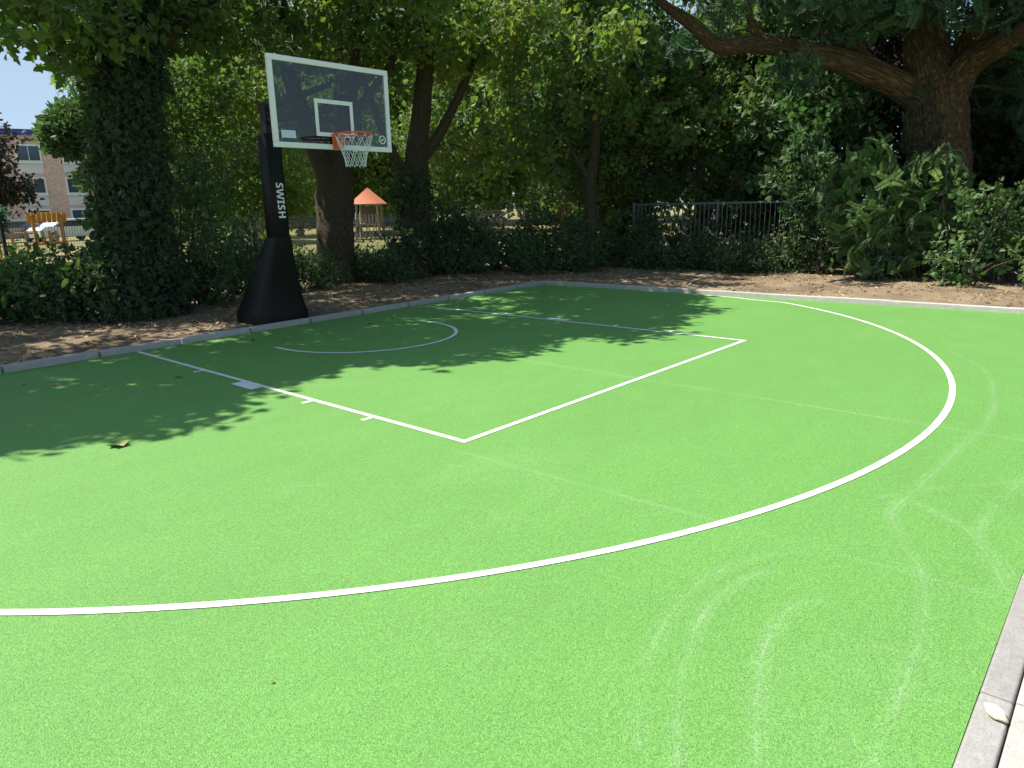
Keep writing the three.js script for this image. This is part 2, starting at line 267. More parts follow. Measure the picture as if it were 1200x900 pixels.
{
  const arc = []; for (let i = 0; i <= 60; i++) { const a = Math.PI * i / 60; arc.push([1.25 * Math.cos(a), 1.42 + 1.25 * Math.sin(a)]); }
  mesh('restricted_area_arc', stripe([[1.25, 1.2], [1.25, 1.3], ...arc.slice(1, -1), [-1.25, 1.3], [-1.25, 1.2]]), paint, court);
  const big = [], R = 6.96, c = 1.40; for (let i = 0; i <= 120; i++) { const a = .47 + (Math.PI - .94) * i / 120; big.push([R * Math.cos(a), c + R * Math.sin(a)]); }
  const e = new THREE.CatmullRomCurve3([V(6.26, 0, 3.3), V(6.22, 0, 3.9), V(6.09, 0, 4.35), V(big[3][0], 0, big[3][1])]).getPoints(16).map(v => [v.x, v.z]);
  const pts = [...e, ...big.slice(4)];
  mesh('three_point_line', stripe(pts), paint, court);
}
// ------------------------------------------------------------------ kerbs and paving
const concMap = texture(512, (u, v) => { const a = .9 + .12 * (N3(u * 256, v * 256) - .5) + .1 * (fbm(u * 64, v * 64) - .45) + .07 * (N2(u * 16, v * 16) - .5); return [a, a * .99, a * .97]; });
const concs = [.46, .43, .49].map(k => new THREE.MeshStandardMaterial({ color: lin(k, k * .99, k * .96), map: concMap, roughness: .95, bumpMap: concMap, bumpScale: .004 }));
const paleConcs = [.52, .48, .55].map(k => new THREE.MeshStandardMaterial({ color: lin(k, k * .995, k * .97), map: concMap, roughness: .95, bumpMap: concMap, bumpScale: .004 }));
function metreUV(g) { const P = g.attributes.position, N = g.attributes.normal, U = g.attributes.uv; for (let i = 0; i < P.count; i++) { const a = Math.abs(N.getX(i)), b = Math.abs(N.getY(i)), c = Math.abs(N.getZ(i)); b >= a && b >= c ? U.setXY(i, P.getX(i), P.getZ(i)) : a > c ? U.setXY(i, P.getZ(i), P.getY(i)) : U.setXY(i, P.getX(i), P.getY(i)); } return g; }
function kerbRun(name, a, b, w, h, mats, len = 1) {
  const root = new THREE.Group(); root.name = name; root.userData.kind = 'structure'; scene.add(root);
  const dx = b[0] - a[0], dz = b[1] - a[1], L = Math.hypot(dx, dz), n = Math.round(L / len);
  const geo = metreUV(new RoundedBoxGeometry(len - .004, .3, w, 2, .012));
  for (let i = 0; i < n; i++) { const t = (i + .5) / n, m = mesh('kerb_stone', geo, mats[Math.floor(rnd() * mats.length)], root); m.position.set(a[0] + dx * t, h - .15 + gauss() * .004, a[1] + dz * t); m.rotation.set(gauss() * .004, -Math.atan2(dz, dx) + gauss() * .003, gauss() * .003); }
}
kerbRun('baseline_kerb', [-9, BASE(-9) - .055], [6.3, BASE(6.3) - .055], .11, .075, concs);
kerbRun('sideline_kerb', [SIDE(-.5) + .055, BASE(6.3) + .02], [SIDE(NEAR + 3) + .055, NEAR + 3], .11, .075, paleConcs);
kerbRun('near_kerb', [-9.3, NEAR + .052], [6.7, NEAR + .052], .1, .012, paleConcs.map(m => { const c = m.clone(); c.color.setRGB(.44 * c.color.r / .65, .445 * c.color.r / .65, .45 * c.color.r / .65); return c; }));
{
  const root = new THREE.Group(); root.name = 'pavement'; root.userData.kind = 'structure'; scene.add(root);
  const bed = mesh('bed', box(16, .1, 1.8, -1.3, -.075, NEAR + 1.03), std(lin(.12, .11, .09), 1), root); bed.receiveShadow = true;
  const geo = metreUV(new RoundedBoxGeometry(.594, .06, .394, 2, .006));
  for (let j = 0; j < 4; j++) for (let i = 0; i < 20; i++) { const m = mesh('paving_slab', geo, paleConcs[Math.floor(rnd() * 3)], root); m.position.set(-7.2 + i * .6 + (j % 2) * .3, -.017 + gauss() * .002, NEAR + .105 + .2 + j * .4); m.rotation.set(gauss() * .003, gauss() * .003, gauss() * .003); }
}
// fallen leaves and a pale stone
{
  const dry = std(lin(.30, .22, .10), .9, { side: THREE.DoubleSide }), dryG = std(lin(.22, .24, .07), .9, { side: THREE.DoubleSide }), lg = leafFrom(LOBED, .13, .45, .5);
  const spots = [[-4.1, 3.84, 1.3, 'large curled brown leaf at the sunny edge of the tree shadow'], [-4.87, 7.18, .14, 0], [-3.75, 1.14, .8, 0], [-3.91, .81, .7, 0], [-1.2, .5, .8, 0], [.6, .7, .8, 0], [-2.8, 1.9, .7, 0]];
  spots.forEach(([x, z, s, l], i) => { const m = mesh('fallen_leaf', lg, i % 2 ? dryG : dry); m.position.set(x, .012, z); m.scale.setScalar(s); m.rotation.set(-Math.PI / 2 + gauss() * .2, 0, rr(0, 6)); tag(m, l || 'small dry leaf lying on the green court', 'leaf', l ? null : 'small dry leaves on the court'); });
  const sg = new THREE.IcosahedronGeometry(.036, 3), P = sg.attributes.position; for (let i = 0; i < P.count; i++) { const k = .8 + .5 * N2(P.getX(i) * 40 + 9, P.getZ(i) * 40 + P.getY(i) * 20); P.setXYZ(i, P.getX(i) * k * 1.15, P.getY(i) * k * .45, P.getZ(i) * k * .75); } sg.computeVertexNormals();
  const st = mesh('pebble', sg, std(lin(.62, .56, .44), .9)); st.position.set(-3.42, .026, 9.235); st.rotation.y = .9; tag(st, 'flat pale stone lying on the grey kerb by the paving', 'stone');
}
// ------------------------------------------------------------------ basketball hoop
{
  const t = thing('basketball_hoop', 'black padded basketball hoop with framed glass backboard and orange rim', 'basketball hoop', [-.06, 0, -.84]);
  const pad = new THREE.MeshPhysicalMaterial({ color: lin(.005, .0055, .005), roughness: .45, specularIntensity: .45 }), steel = std(lin(.02, .02, .022), .5, { metalness: .3 }), white = std(lin(.78, .79, .76), .45), orange = std(lin(.72, .11, .03), .4);
  const loft = (rows, rad = .06) => { const pos = [], idx = [], n = 20; rows.forEach(([y, w, d, cz], i) => { for (let j = 0; j < n; j++) { const a = j / n * Math.PI * 2, e = .28, c = Math.cos(a), s = Math.sin(a); pos.push(Math.sign(c) * Math.pow(Math.abs(c), e) * w / 2, y, cz + Math.sign(s) * Math.pow(Math.abs(s), e) * d / 2); }
      if (i) for (let j = 0; j < n; j++) { const k = (j + 1) % n, p = (i - 1) * n; idx.push(p + j, p + n + j, p + k, p + k, p + n + j, p + n + k); } });
    const top = (rows.length - 1) * n; for (let j = 1; j < n - 1; j++) idx.push(top, top + j + 1, top + j);
    const g = new THREE.BufferGeometry(); g.setAttribute('position', new THREE.Float32BufferAttribute(pos, 3)); g.setIndex(idx); return toCreasedNormals(g, .7); };
  mesh('base_pad', loft([[0, .86, .86, 0], [.16, .85, .85, 0], [.2, .81, .82, .01], [.45, .66, .68, .08], [.7, .54, .56, .16], [.95, .43, .45, .25], [1.15, .345, .36, .33], [1.3, .29, .3, .38]]), pad, t);
  const post = mesh('post_pad', loft([[1.29, .25, .25, .39], [1.3, .26, .26, .39], [2.74, .26, .26, .39], [2.76, .24, .24, .39]]), pad, t);
  mesh('post', rbox(.15, 1.95, .15, 0, 2.2, .39, .015), steel, t);
  const font = await new FontLoader().loadAsync('fonts/droid/droid_sans_bold.typeface.json');
  const tg = new TextGeometry('SWISH', { font, size: .16, depth: .002, curveSegments: 4 }); tg.computeBoundingBox(); const bb = tg.boundingBox;
  tg.translate(-(bb.min.x + bb.max.x) / 2, -(bb.min.y + bb.max.y) / 2, 0); const len = bb.max.x - bb.min.x; tg.scale(.5 / len, .12 / (bb.max.y - bb.min.y), 1); tg.rotateZ(-Math.PI / 2); tg.translate(.02, 1.83, .521);
  mesh('lettering', tg, white, post);
  const BX = -.02, BZ = 2.04, Y0 = 2.44, Y1 = 3.5, W2 = .91;                        // board plane, relative to the post
  mesh('arm', [bar(V(0, 2.95, .38), V(BX, 2.95, BZ - .06), .05, 10), bar(V(0, 3.1, .36), V(BX, 3.25, BZ - .06), .04, 10)], steel, t);
  mesh('brace', [bar(V(BX, 2.95, BZ - .5), V(BX - .6, 2.6, BZ - .05), .02, 8), bar(V(BX, 2.95, BZ - .5), V(BX + .6, 2.6, BZ - .05), .02, 8), bar(V(BX, 2.95, BZ - .5), V(BX - .6, 3.35, BZ - .05), .02, 8), bar(V(BX, 2.95, BZ - .5), V(BX + .6, 3.35, BZ - .05), .02, 8)], steel, t);
  const boardGlass = new THREE.MeshPhysicalMaterial({ color: lin(.55, .62, .6), roughness: .02, transmission: 1, thickness: 0, ior: 1.5 });
  const board = mesh('backboard', box(W2 * 2 - .1, Y1 - Y0 - .1, .012, BX, (Y0 + Y1) / 2, BZ), boardGlass, t);
  const fr = (x0, x1, y0, y1, z, w, d) => [rbox(x1 - x0, w, d, (x0 + x1) / 2, y0 + w / 2, z, .006), rbox(x1 - x0, w, d, (x0 + x1) / 2, y1 - w / 2, z, .006), rbox(w, y1 - y0 - 2 * w, d, x0 + w / 2, (y0 + y1) / 2, z, .006), rbox(w, y1 - y0 - 2 * w, d, x1 - w / 2, (y0 + y1) / 2, z, .006)];
  mesh('frame', fr(BX - W2, BX + W2, Y0, Y1, BZ, .065, .045), white, board);
  mesh('target_square', fr(BX - .295, BX + .295, 2.6, 3.05, BZ + .009, .05, .003), white, board);
  const logo = [new THREE.TorusGeometry(.05, .008, 6, 24).translate(BX + .76, 2.6, BZ + .01), box(.05, .018, .004, BX + .76, 2.6, BZ + .01, 0, 0, .5)]; mesh('emblem', logo, white, board);
  mesh('sticker', box(.2, .09, .003, BX - .7, 2.6, BZ + .01), std(lin(.55, .63, .75), .5), board);
  const rim = mesh('rim', [new THREE.TorusGeometry(.235, .011, 10, 40).rotateX(Math.PI / 2).translate(BX, 2.61, BZ + .385), rbox(.15, .19, .03, BX, 2.54, BZ + .035, .006), rbox(.12, .015, .16, BX, 2.604, BZ + .1, .004), bar(V(BX - .06, 2.48, BZ + .05), V(BX - .12, 2.602, BZ + .19), .009), bar(V(BX + .06, 2.48, BZ + .05), V(BX + .12, 2.602, BZ + .19), .009)], orange, t);
  const cords = [], n = 12, rows = [[2.595, .235], [2.50, .205], [2.40, .165], [2.30, .135], [2.21, .125]];
  for (let k = 0; k < rows.length - 1; k++) for (let j = 0; j < n; j++) for (const s of [-.5, .5]) { const p = (i, r) => { const a = (j + (i % 2 ? .5 : 0) + (r || 0)) / n * Math.PI * 2; return V(BX + rows[i][1] * Math.cos(a), rows[i][0], BZ + .385 + rows[i][1] * Math.sin(a)); };
    const a = p(k), b = p(k + 1, (k % 2 ? .5 : -.5) + s); cords.push(bar(a, b, .0036, 5)); }
  mesh('net', cords, std(lin(.75, .76, .76), .9), rim);
}
console.log('court and hoop done');

// ------------------------------------------------------------------ trees behind the baseline
const LEAF = [.10, .19, .022], LEAFY = [.13, .225, .024], BRIGHT = [.17, .27, .03], DARK = [.035, .085, .018], MID = [.055, .125, .022], COOL = [.045, .13, .04];
const boughs = { a: [], b: [], c: [], d: [] };          // outer boughs added mostly out of view, set so their shadows fill the shade edge 
for (let gx = -7; gx < 6.6; gx += .42) for (const [lo, hi] of [[.1, .6], [.7, 1.3], [1.4, 2.2]]) { const y = rr(5.5, 6.9), gz = shadeEdgeZ(gx) - rr(lo, hi), x = gx + gauss() * .15 - .35 * y, z = gz - .55 * y; boughs[x < -3.6 ? 'a' : x < .6 ? 'b' : x < 2.6 ? 'c' : 'd'].push([x, y, z, .52, .32, .52, 30]); }
const row = 'trees behind the baseline';
tree({ name: 'plane_tree', label: 'tree beside the basketball court whose crown shades the dry leaves, trunk bare', group: null, trunk: [[-6, -.1, -3.6], [-5.9, 2.5, -3.5], [-6.1, 5, -3.6], [-6, 8, -3.4]], radii: [.38, .3, .24, .1], color: LEAF, clumps: [...autoClumps([-5.6, 7.9, -4.8], [4.2, 2.8, 3.4], 26, .95, 75), ...boughs.a] });
tree({ name: 'ivy_clad_tree', label: 'tree left of the black hoop with its trunk wrapped in dark ivy', trunk: [[-1.15, -.1, -3.3], [-1.0, 1.5, -3.2], [-.83, 3, -3.1], [-.85, 4.2, -3.1], [-.47, 6, -2.95], [-.4, 8.4, -2.9]], radii: [.36, .32, .29, .26, .18, .08],
  limbs: [[[[-.85, 3.6, -3.1], [-.2, 4.4, -2.9], [.6, 5.2, -2.6], [1.6, 6.2, -2]], [.16, .12, .09, .05]], [[[-.85, 4.2, -3.1], [-1.5, 5, -2.8], [-2.4, 6, -2]], [.15, .1, .05]]],
  color: LEAF, clumps: [...autoClumps([-.3, 8, -5.2], [4.2, 2.6, 3.2], 23, .9, 75), ...boughs.b, [-2.03, 4.3, -2.45, .7, .5, .7, 60], [-1.9, 4.5, -1.9, .6, .45, .6, 45], [-1.37, 4.4, -2.75, .7, .5, .7, 60], [.02, 4.8, -3.24, .9, .5, .8, 70], [.4, 5.0, -2.5, .8, .5, .8, 60], [.95, 4.7, -2.75, .8, .5, .8, 70]] });
{ const t = scene.getObjectByName('ivy_clad_tree'); const cl = []; for (let y = .2; y < 5.2; y += .35) cl.push([-1.15 + .3 * y / 4 + gauss() * .08, y, -3.3 + .2 * y / 4 + gauss() * .08, .5 + .1 * rnd() + (y < 1.2 ? .25 : 0), .35, .5 + .1 * rnd() + (y < 1.2 ? .2 : 0), 190]); crown(t, 'ivy', 'ivy', cl, [.045, .10, .022], .3, 1, true); }
tree({ name: 'forked_tree', label: 'thick dark forked tree seen just behind the net of the hoop', trunk: [[4.1, -.1, -5.03], [4.18, 1.6, -4.96], [4.24, 2.5, -4.92], [4.36, 3.2, -4.83], [4.68, 5.4, -4.6], [4.9, 9, -4.4]], radii: [.45, .42, .40, .30, .22, .08],
  limbs: [[[[4.1, 2.1, -4.9], [3.63, 3.16, -4.85], [3.14, 4.93, -4.94], [2.6, 7, -5]], [.24, .19, .14, .06]], [[[4.4, 3.4, -4.8], [5.3, 4.6, -4.3], [6, 6, -3.6]], [.13, .09, .05]]],
  color: LEAF, clumps: [...autoClumps([4.4, 8.2, -6.4], [4.3, 2.8, 3.2], 23, .9, 75), ...boughs.c, [4.89, 5.6, -3.66, .8, .5, .8, 60], [3.3, 5.0, -4.2, .9, .5, .9, 60], [2.4, 5.2, -4.8, .9, .5, .9, 60], [5.6, 5, -4.6, .9, .5, .9, 60]] });
tree({ name: 'branching_tree', label: 'dark many branched tree with ivy right of the forked tree', trunk: [[6.03, -.1, -4.39], [6.1, 1.5, -4.33], [6.14, 2.5, -4.3], [6.25, 3.4, -4.24], [6.5, 5.8, -4], [6.7, 8.5, -3.9]], radii: [.38, .34, .3, .24, .16, .06],
  limbs: [[[[6.1, 2.2, -4.3], [5.6, 3.0, -4.5], [5.2, 4.2, -4.7], [4.9, 5.6, -5]], [.13, .1, .08, .04]], [[[6.14, 2.6, -4.3], [6.7, 3.5, -3.9], [7.2, 4.8, -3.4], [7.8, 6.4, -3]], [.15, .12, .09, .04]]],
  color: BRIGHT, clumps: [...autoClumps([7.2, 8, -6.2], [3.6, 2.8, 3], 18, .9, 75), ...boughs.d, [6.52, 5.4, -3.53, .9, .5, .9, 70], [6.36, 5.6, -2.28, .8, .5, .8, 60], [6.32, 5.6, -.81, .8, .5, .8, 60], [6.76, 5.5, -.4, .7, .5, .7, 60], [7.47, 5.3, -2.54, .9, .5, .9, 70], [7.8, 3.2, -5.06, .8, .6, .8, 50], [8.46, 3.0, -4.4, .8, .6, .8, 50]] });
{ const t = scene.getObjectByName('branching_tree'); const cl = []; for (let y = .2; y < 2.6; y += .35) cl.push([6.05 + gauss() * .08, y, -4.36 + gauss() * .08, .45 + (y < 1 ? .3 : 0), .35, .45 + (y < 1 ? .3 : 0), 80]); crown(t, 'ivy', 'ivy', cl, [.045, .10, .022], .3); }
tree({ name: 'slender_tree', label: 'slender dark tree with upright stem at the far corner of the court', trunk: [[9.97, -.1, -1.8], [9.95, 1.5, -1.82], [9.96, 2.3, -1.81], [10.03, 3.4, -1.74], [9.92, 6, -1.87], [10, 9, -1.8]], radii: [.19, .16, .15, .13, .1, .04],
  limbs: [[[[9.96, 2.2, -1.8], [9.6, 2.9, -2.1], [9.2, 3.9, -2.5]], [.08, .06, .03]], [[[9.98, 4.4, -1.8], [10.5, 5.2, -1.4], [11.1, 6, -1]], [.07, .05, .03]]],
  color: LEAFY, clumps: [...autoClumps([9.9, 7.8, -4], [2.7, 2.4, 2.6], 16, .9, 75), [8.81, 5.2, -.9, .9, .5, .9, 70], [9.65, 3.0, -3.06, .9, .6, .9, 60], [9.07, 3.3, -3.75, .9, .6, .9, 60], [10.8, 2.6, -3.1, .8, .6, .8, 50], [9.3, 4.4, -1.6, .8, .5, .8, 50], [10.6, 4.2, -1.3, .8, .6, .8, 60]] });
// the broad old tree beyond the sideline
tree({ name: 'old_tree', label: 'huge old tree with rough brown trunk and long horizontal limb', bark: barkBrown, leaf: 'pinnate', flare: .25, trunk: [[12.17, -.1, 5.85], [12.14, 1.5, 5.75], [12.12, 2.6, 5.66], [12.1, 3.8, 5.5], [12.03, 4.9, 5.2], [11.9, 7, 4.9], [12, 10, 4.8]], radii: [.72, .63, .6, .58, .38, .28, .12],
  limbs: [[[[12.1, 3.5, 5.5], [11.4, 4.1, 4.7], [10.51, 4.58, 3.59], [9.61, 4.83, 2.66], [8.81, 4.75, 2.15], [8.13, 5.1, 1.88], [7.3, 5.5, 1.5]], [.36, .28, .22, .19, .16, .13, .07]],
    [[[12.1, 3.4, 5.7], [11.8, 4.2, 6.1], [11.2, 4.5, 6.8], [10.4, 4.7, 7.6]], [.36, .28, .22, .15]], [[[12.2, 3.6, 5.7], [12.5, 5, 6.1], [12.7, 7, 6.4]], [.36, .28, .15]],
    [[[11.3, 4.2, 4.6], [10.9, 5, 3.9], [10.2, 5.5, 3.2]], [.12, .09, .04]], [[[9.6, 4.85, 2.66], [9.2, 5.3, 2.6], [8.4, 5.8, 2.9]], [.1, .07, .04]]],
  color: COOL, spread: .3, clumps: [...autoClumps([12.4, 9, 5.5], [5, 3.2, 5], 60, 1.1, 70), [10.74, 5.2, 6.4, .9, .5, .9, 60], [13.8, 4.2, 6.5, .9, .7, .9, 60], [10.44, 5.4, 5.0, .9, .5, .9, 60], [11.2, 5.3, 4, .9, .5, .9, 50], [9.8, 5.6, 3.4, .9, .5, .9, 60], [8.6, 5.8, 2.4, .9, .5, .9, 60], [7.6, 6.0, 1.6, .9, .5, .9, 60], [9, 5.0, 1.5, .8, .4, .8, 50], [9.8, 4.2, 3.5, .5, .3, .5, 15], [11.3, 4.9, 7.4, .8, .4, .8, 45], [13.3, 3.2, 7.6, 1, .8, 1, 60]] });
{ const t = scene.getObjectByName('old_tree'); const cl = []; for (let y = 1.2; y < 3.8; y += .4) cl.push([11.7 + gauss() * .1, y, 5.4 + gauss() * .1, .45, .35, .4, 22]); crown(t, 'ivy', 'ivy', cl, [.03, .075, .025], .3); }
console.log('near trees done');

// woodland beyond the bar fence
const wood = 'trees of the wood beyond the bar fence';
[[13.6, -3.2, 7.2, MID], [13.2, -.4, 7, LEAF], [14.6, 1.6, 7.2, MID], [16.4, 3.9, 5.6, DARK], [15.6, 8.2, 7, DARK], [17.5, 6, 6, DARK], [16, -5.5, 8, LEAF], [19.5, -1, 9, LEAF], [14.8, 11.5, 8, DARK]].forEach(([x, z, h, col]) =>
  tree({ name: 'woodland_tree', label: 'leafy dark tree of the wood beyond the bar fence', group: wood, trunk: [[x, -.1, z], [x + gauss() * .2, h * .4, z + gauss() * .2], [x + gauss() * .4, h * .9, z + gauss() * .3]], radii: [.16, .12, .04], color: col, leaf: 'lobed', spread: .45, branching: .3, scale: .95, clumps: autoClumps([x, h * .55, z], [2.4, h * .5, 2.4], 44, .75, 46, .15) }));
tree({ name: 'copper_tree', label: 'dark purple leaved tree beyond the sideline fence', trunk: [[16.3, -.1, 2.7], [16.2, 2.4, 2.8], [16.1, 5, 2.9]], radii: [.14, .1, .04], color: [.085, .028, .03], leaf: 'lobed', spread: .3, clumps: autoClumps([15.4, 4.6, 2.6], [1.5, 1.3, 1.5], 18, .7, 60, .1) });
tree({ name: 'young_maple', label: 'young light green tree standing between bar fence and old tree', trunk: [[12.6, -.1, 2.6], [12.6, 1.6, 2.55], [12.7, 4.3, 2.4]], radii: [.07, .05, .02], color: [.06, .15, .03], leaf: 'lobed', spread: .3, clumps: autoClumps([12.5, 3.4, 2.7], [.9, 1.5, 1.2], 18, .5, 38, .1) });
// park trees beyond the wire fence, each with its own crown
const park = 'leafy trees standing in the park beyond the wire fence';
const parkTree = (x, z, yc, r, col, n, per, label, sc = 1, name = 'park_tree', group = park) => tree({ name, label: label || 'green leafy tree standing in the park beyond the wire fence', group: label ? null : group, trunk: [[x, -.1, z], [x + gauss() * .2, yc * .5, z + gauss() * .2], [x + gauss() * .4, yc + r[1] * .6, z]], radii: [.2, .16, .05], color: col, leaf: 'far', spread: .3, scale: sc, branching: .35, prune: false, clumps: autoClumps([x, yc, z], r, n, r[0] * .36, per, .15) });
parkTree(4.9, -13.5, 3.9, [2.2, 3.2, 2.2], LEAF, 34, 26, 'green tree behind the black hoop post, closest to the wire fence', .6);
parkTree(8.3, -16, 4.3, [2.6, 3.6, 2.6], BRIGHT, 34, 26, 'leafy light green tree standing between hoop post and ivy clad tree', .65);
parkTree(22.1, -34.4, 6.2, [4, 4.2, 4], BRIGHT, 34, 34, 'bright green tree behind the play tower and palisade');
parkTree(27.1, -34.5, 7, [5, 5, 5], BRIGHT, 40, 34, 'broad bright green tree standing behind the play tower roof');
parkTree(27.5, -28.5, 6.5, [4, 4.6, 4], BRIGHT, 36, 34, 'bright green tree beyond the many branched ivy tree');
parkTree(22.8, -18.3, 5.4, [3.6, 4.4, 3.6], LEAF, 38, 34, 'green tree showing between branching tree and slender tree');
parkTree(21.6, -11.2, 7.4, [3.2, 4.2, 3.2], BRIGHT, 38, 34, 'sunny yellow green tree in front of the orange hut');
parkTree(33.5, -17.9, 7, [5, 5.4, 5], BRIGHT, 38, 34, 'bright green tree behind the orange hut');
parkTree(1.2, -21.8, 3.5, [1.5, 1.7, 1.5], [.04, .036, .022], 26, 30, 'dark purple tree in front of the brick building', .6, 'copper_beech');
parkTree(-.35, -16.2, 1.5, [.55, 1.2, .55], [.03, .10, .05], 14, 30, 'small blue green tree below the dark purple tree', .45, 'young_conifer');
parkTree(1.55, -11, 3.3, [.85, 1.4, .85], MID, 26, 30, 'bushy tree hiding the right end of the brick building', .5, 'bushy_tree');
parkTree(13.5, -30, 5.6, [3.4, 4.6, 3.4], MID, 34, 32, 0);
[[25, -66], [33, -68], [36, -58], [46, -64], [47, -52], [56, -50], [58, -40], [66, -36], [57, -22], [40, -44], [48, -30]].forEach(([x, z]) => parkTree(x, z, rr(8, 9.5), [6, 7.5, 6], rnd() < .5 ? LEAF : LEAFY, 40, 30, 0, 1.8, 'distant_tree', park));
console.log('far trees done');

// ------------------------------------------------------------------ shrubs
const under = 'dark shrubs under the trees along the baseline', hedge = 'shrubs in front of the bar fence';
const clumpsAt = (x, z, r, h, n, per, low = .1) => Array.from({ length: n }, () => [x + gauss() * r * .8, Math.max(.15, low * h + rnd() * h * .8), z + gauss() * r * .8, .42, .32, .42, per]);
[[-3.2, -5.2, .9, 1.1], [-2.3, -4.9, .8, .8], [-.2, -3.7, .8, 1.6], [-1.9, -3.9, .7, .9], [.4, -4.2, .8, 1.9], [1.3, -4.6, .8, 1.7], [2.2, -5, .7, .75], [3.1, -4.2, .7, .55], [4.8, -4.4, .8, .55], [5.3, -5.2, .8, .6], [6.9, -4.5, .8, 1.4], [7.6, -4.2, .8, 1.35], [8.4, -3.8, .8, .95], [9.2, -3.2, .8, .9], [8.2, -2.6, .7, .9], [9.2, -1.9, .7, 1.0], [10.4, -2.6, .8, 1.7], [11, -1.2, .8, .9], [10.6, -.6, .7, .6], [7, -3.5, .7, .9]].forEach(([x, z, r, h]) =>
  shrub('undergrowth_shrub', 'dark green shrub in the shade under the trees along the baseline', under, x, z, [...clumpsAt(x, z, r * 1.1, h * rr(.75, 1.0), 7, 24), ...clumpsAt(x + gauss() * .5, z + gauss() * .4, r * .5, h * rr(.8, 1.3), 3, 16, .5)], MID, rnd() < .3 ? 'ivy' : 'small', 7, rr(.85, 1.3)));
[[11, .6, .6, .55], [11.1, 1.7, .6, .45], [11.1, 2.7, .6, .6], [11.0, 3.8, .7, 1.1], [11.0, 8.8, .9, 1.7], [11.2, 10, .9, 1.8], [11.9, 8.2, .9, 2.2], [11.0, 7.2, .8, 1.3]].forEach(([x, z, r, h]) =>
  shrub('hedge_shrub', 'twiggy green shrub growing at the foot of the bar fence', hedge, x, z, clumpsAt(x, z, r, h, 9, 24), MID, 'small', 8));
shrub('sumac_bush', 'large bush with bright feathery leaves below the old tree', null, 10.7, 5.2, [...clumpsAt(10.6, 5.0, .9, 1.5, 12, 24, .5), ...clumpsAt(10.3, 4.5, .6, 1.7, 6, 26, .7), ...clumpsAt(10.5, 6.0, .7, 1.6, 8, 24, .6), ...clumpsAt(10.5, 5.4, 1.0, .8, 10, 20, .1)], [.105, .22, .042], 'pinnate', 8, .85);
shrub('broadleaf_bush', 'glossy green leafy bush beside the old tree trunk', null, 10.4, 6.8, [...clumpsAt(10.3, 6.8, .7, 1.6, 12, 20, .3), ...clumpsAt(10.4, 7.6, .7, 1.2, 6, 20, .3), ...clumpsAt(10.4, 7.0, .9, .7, 9, 22, .1)], [.10, .21, .04], 'lobed', 7, .7);
shrub('fence_creeper', 'light green creeper hanging over the end of the bar fence', null, 11.2, 3.5, [[11.2, 2.4, 3.2, .35, .7, .45, 40], [11.15, 1.5, 3.4, .45, .4, .5, 40], [11.4, 3.2, 3.0, .35, .5, .4, 26]], [.07, .17, .035], 'lobed', 4, .9);
console.log('shrubs done');

// litter on the soil
{
  const g = leafFrom(OVAL, .09, .5, .5).rotateX(-Math.PI / 2), chip = box(.07, .008, .012, 0, .004, 0).toNonIndexed(); chip.deleteAttribute('uv');
  const litterMat = std(0xffffff, .95, { side: THREE.DoubleSide });
  [[g, 2600, 'leaf_litter', 'dry brown leaves scattered on the bare soil under the trees'], [chip, 4500, 'twig_litter', 'broken twigs and wood chips scattered on the bare soil']].forEach(([geo, n, name, label]) => {
    const im = new THREE.InstancedMesh(geo, litterMat, n), m = new THREE.Matrix4(), q = new THREE.Quaternion(); im.name = name; im.castShadow = im.receiveShadow = true; let k = 0;
    while (k < n) { const side = rnd() < .25, x = side ? rr(6.4, 11.5) : rr(-5, 11), z = side ? rr(-1, 10) : rr(-5.5, -.3); if (!(z < BASE(x) - .14 || x > SIDE(z) + .14)) continue; if (N2(x * 1.1, z * 1.1) < rr(.1, .6)) continue;
      q.setFromEuler(new THREE.Euler(gauss() * .4, rr(0, 6.28), gauss() * .4)); const s = rr(.5, 1.2); im.setMatrixAt(k, m.compose(V(x, soilY(x, z) + .012, z), q, V(s, s, s))); const v = rr(.5, 1.3); im.setColorAt(k, lin(.36 * v, .275 * v, .17 * v * rr(.7, 1.1))); k++; }
    scene.add(tag(im, label, name === 'leaf_litter' ? 'leaf litter' : 'twigs', null, 'stuff')); });
}

// ------------------------------------------------------------------ fences
{
  const galv = std(lin(.20, .21, .215), .55, { metalness: .5 });
  const a = V(11.75, 0, -1.6), b = V(11.75, 0, 5.0), L = b.z - a.z, n = Math.round(L / .125);
  const t = thing('bar_fence', 'grey steel fence of slim vertical bars behind the shrubs', 'fence', [11.75, 0, -1.6]);
  const bg = new THREE.CylinderGeometry(.011, .011, 1.5, 8), pg = new RoundedBoxGeometry(.06, 1.72, .06, 2, .006), rg = new RoundedBoxGeometry(.03, .045, L, 2, .005);
  for (let i = 0; i <= n; i++) { if (i % 20 === 0) continue; const m = mesh('bar', bg, galv, t); m.position.set(0, .86, L * i / n); }
  for (let i = 0; i <= n; i += 20) { const m = mesh('post', pg, galv, t); m.position.set(0, .82, L * i / n); }
  for (const y of [.14, 1.62]) { const m = mesh('rail', rg, galv, t); m.position.set(.0, y, L / 2); }
}
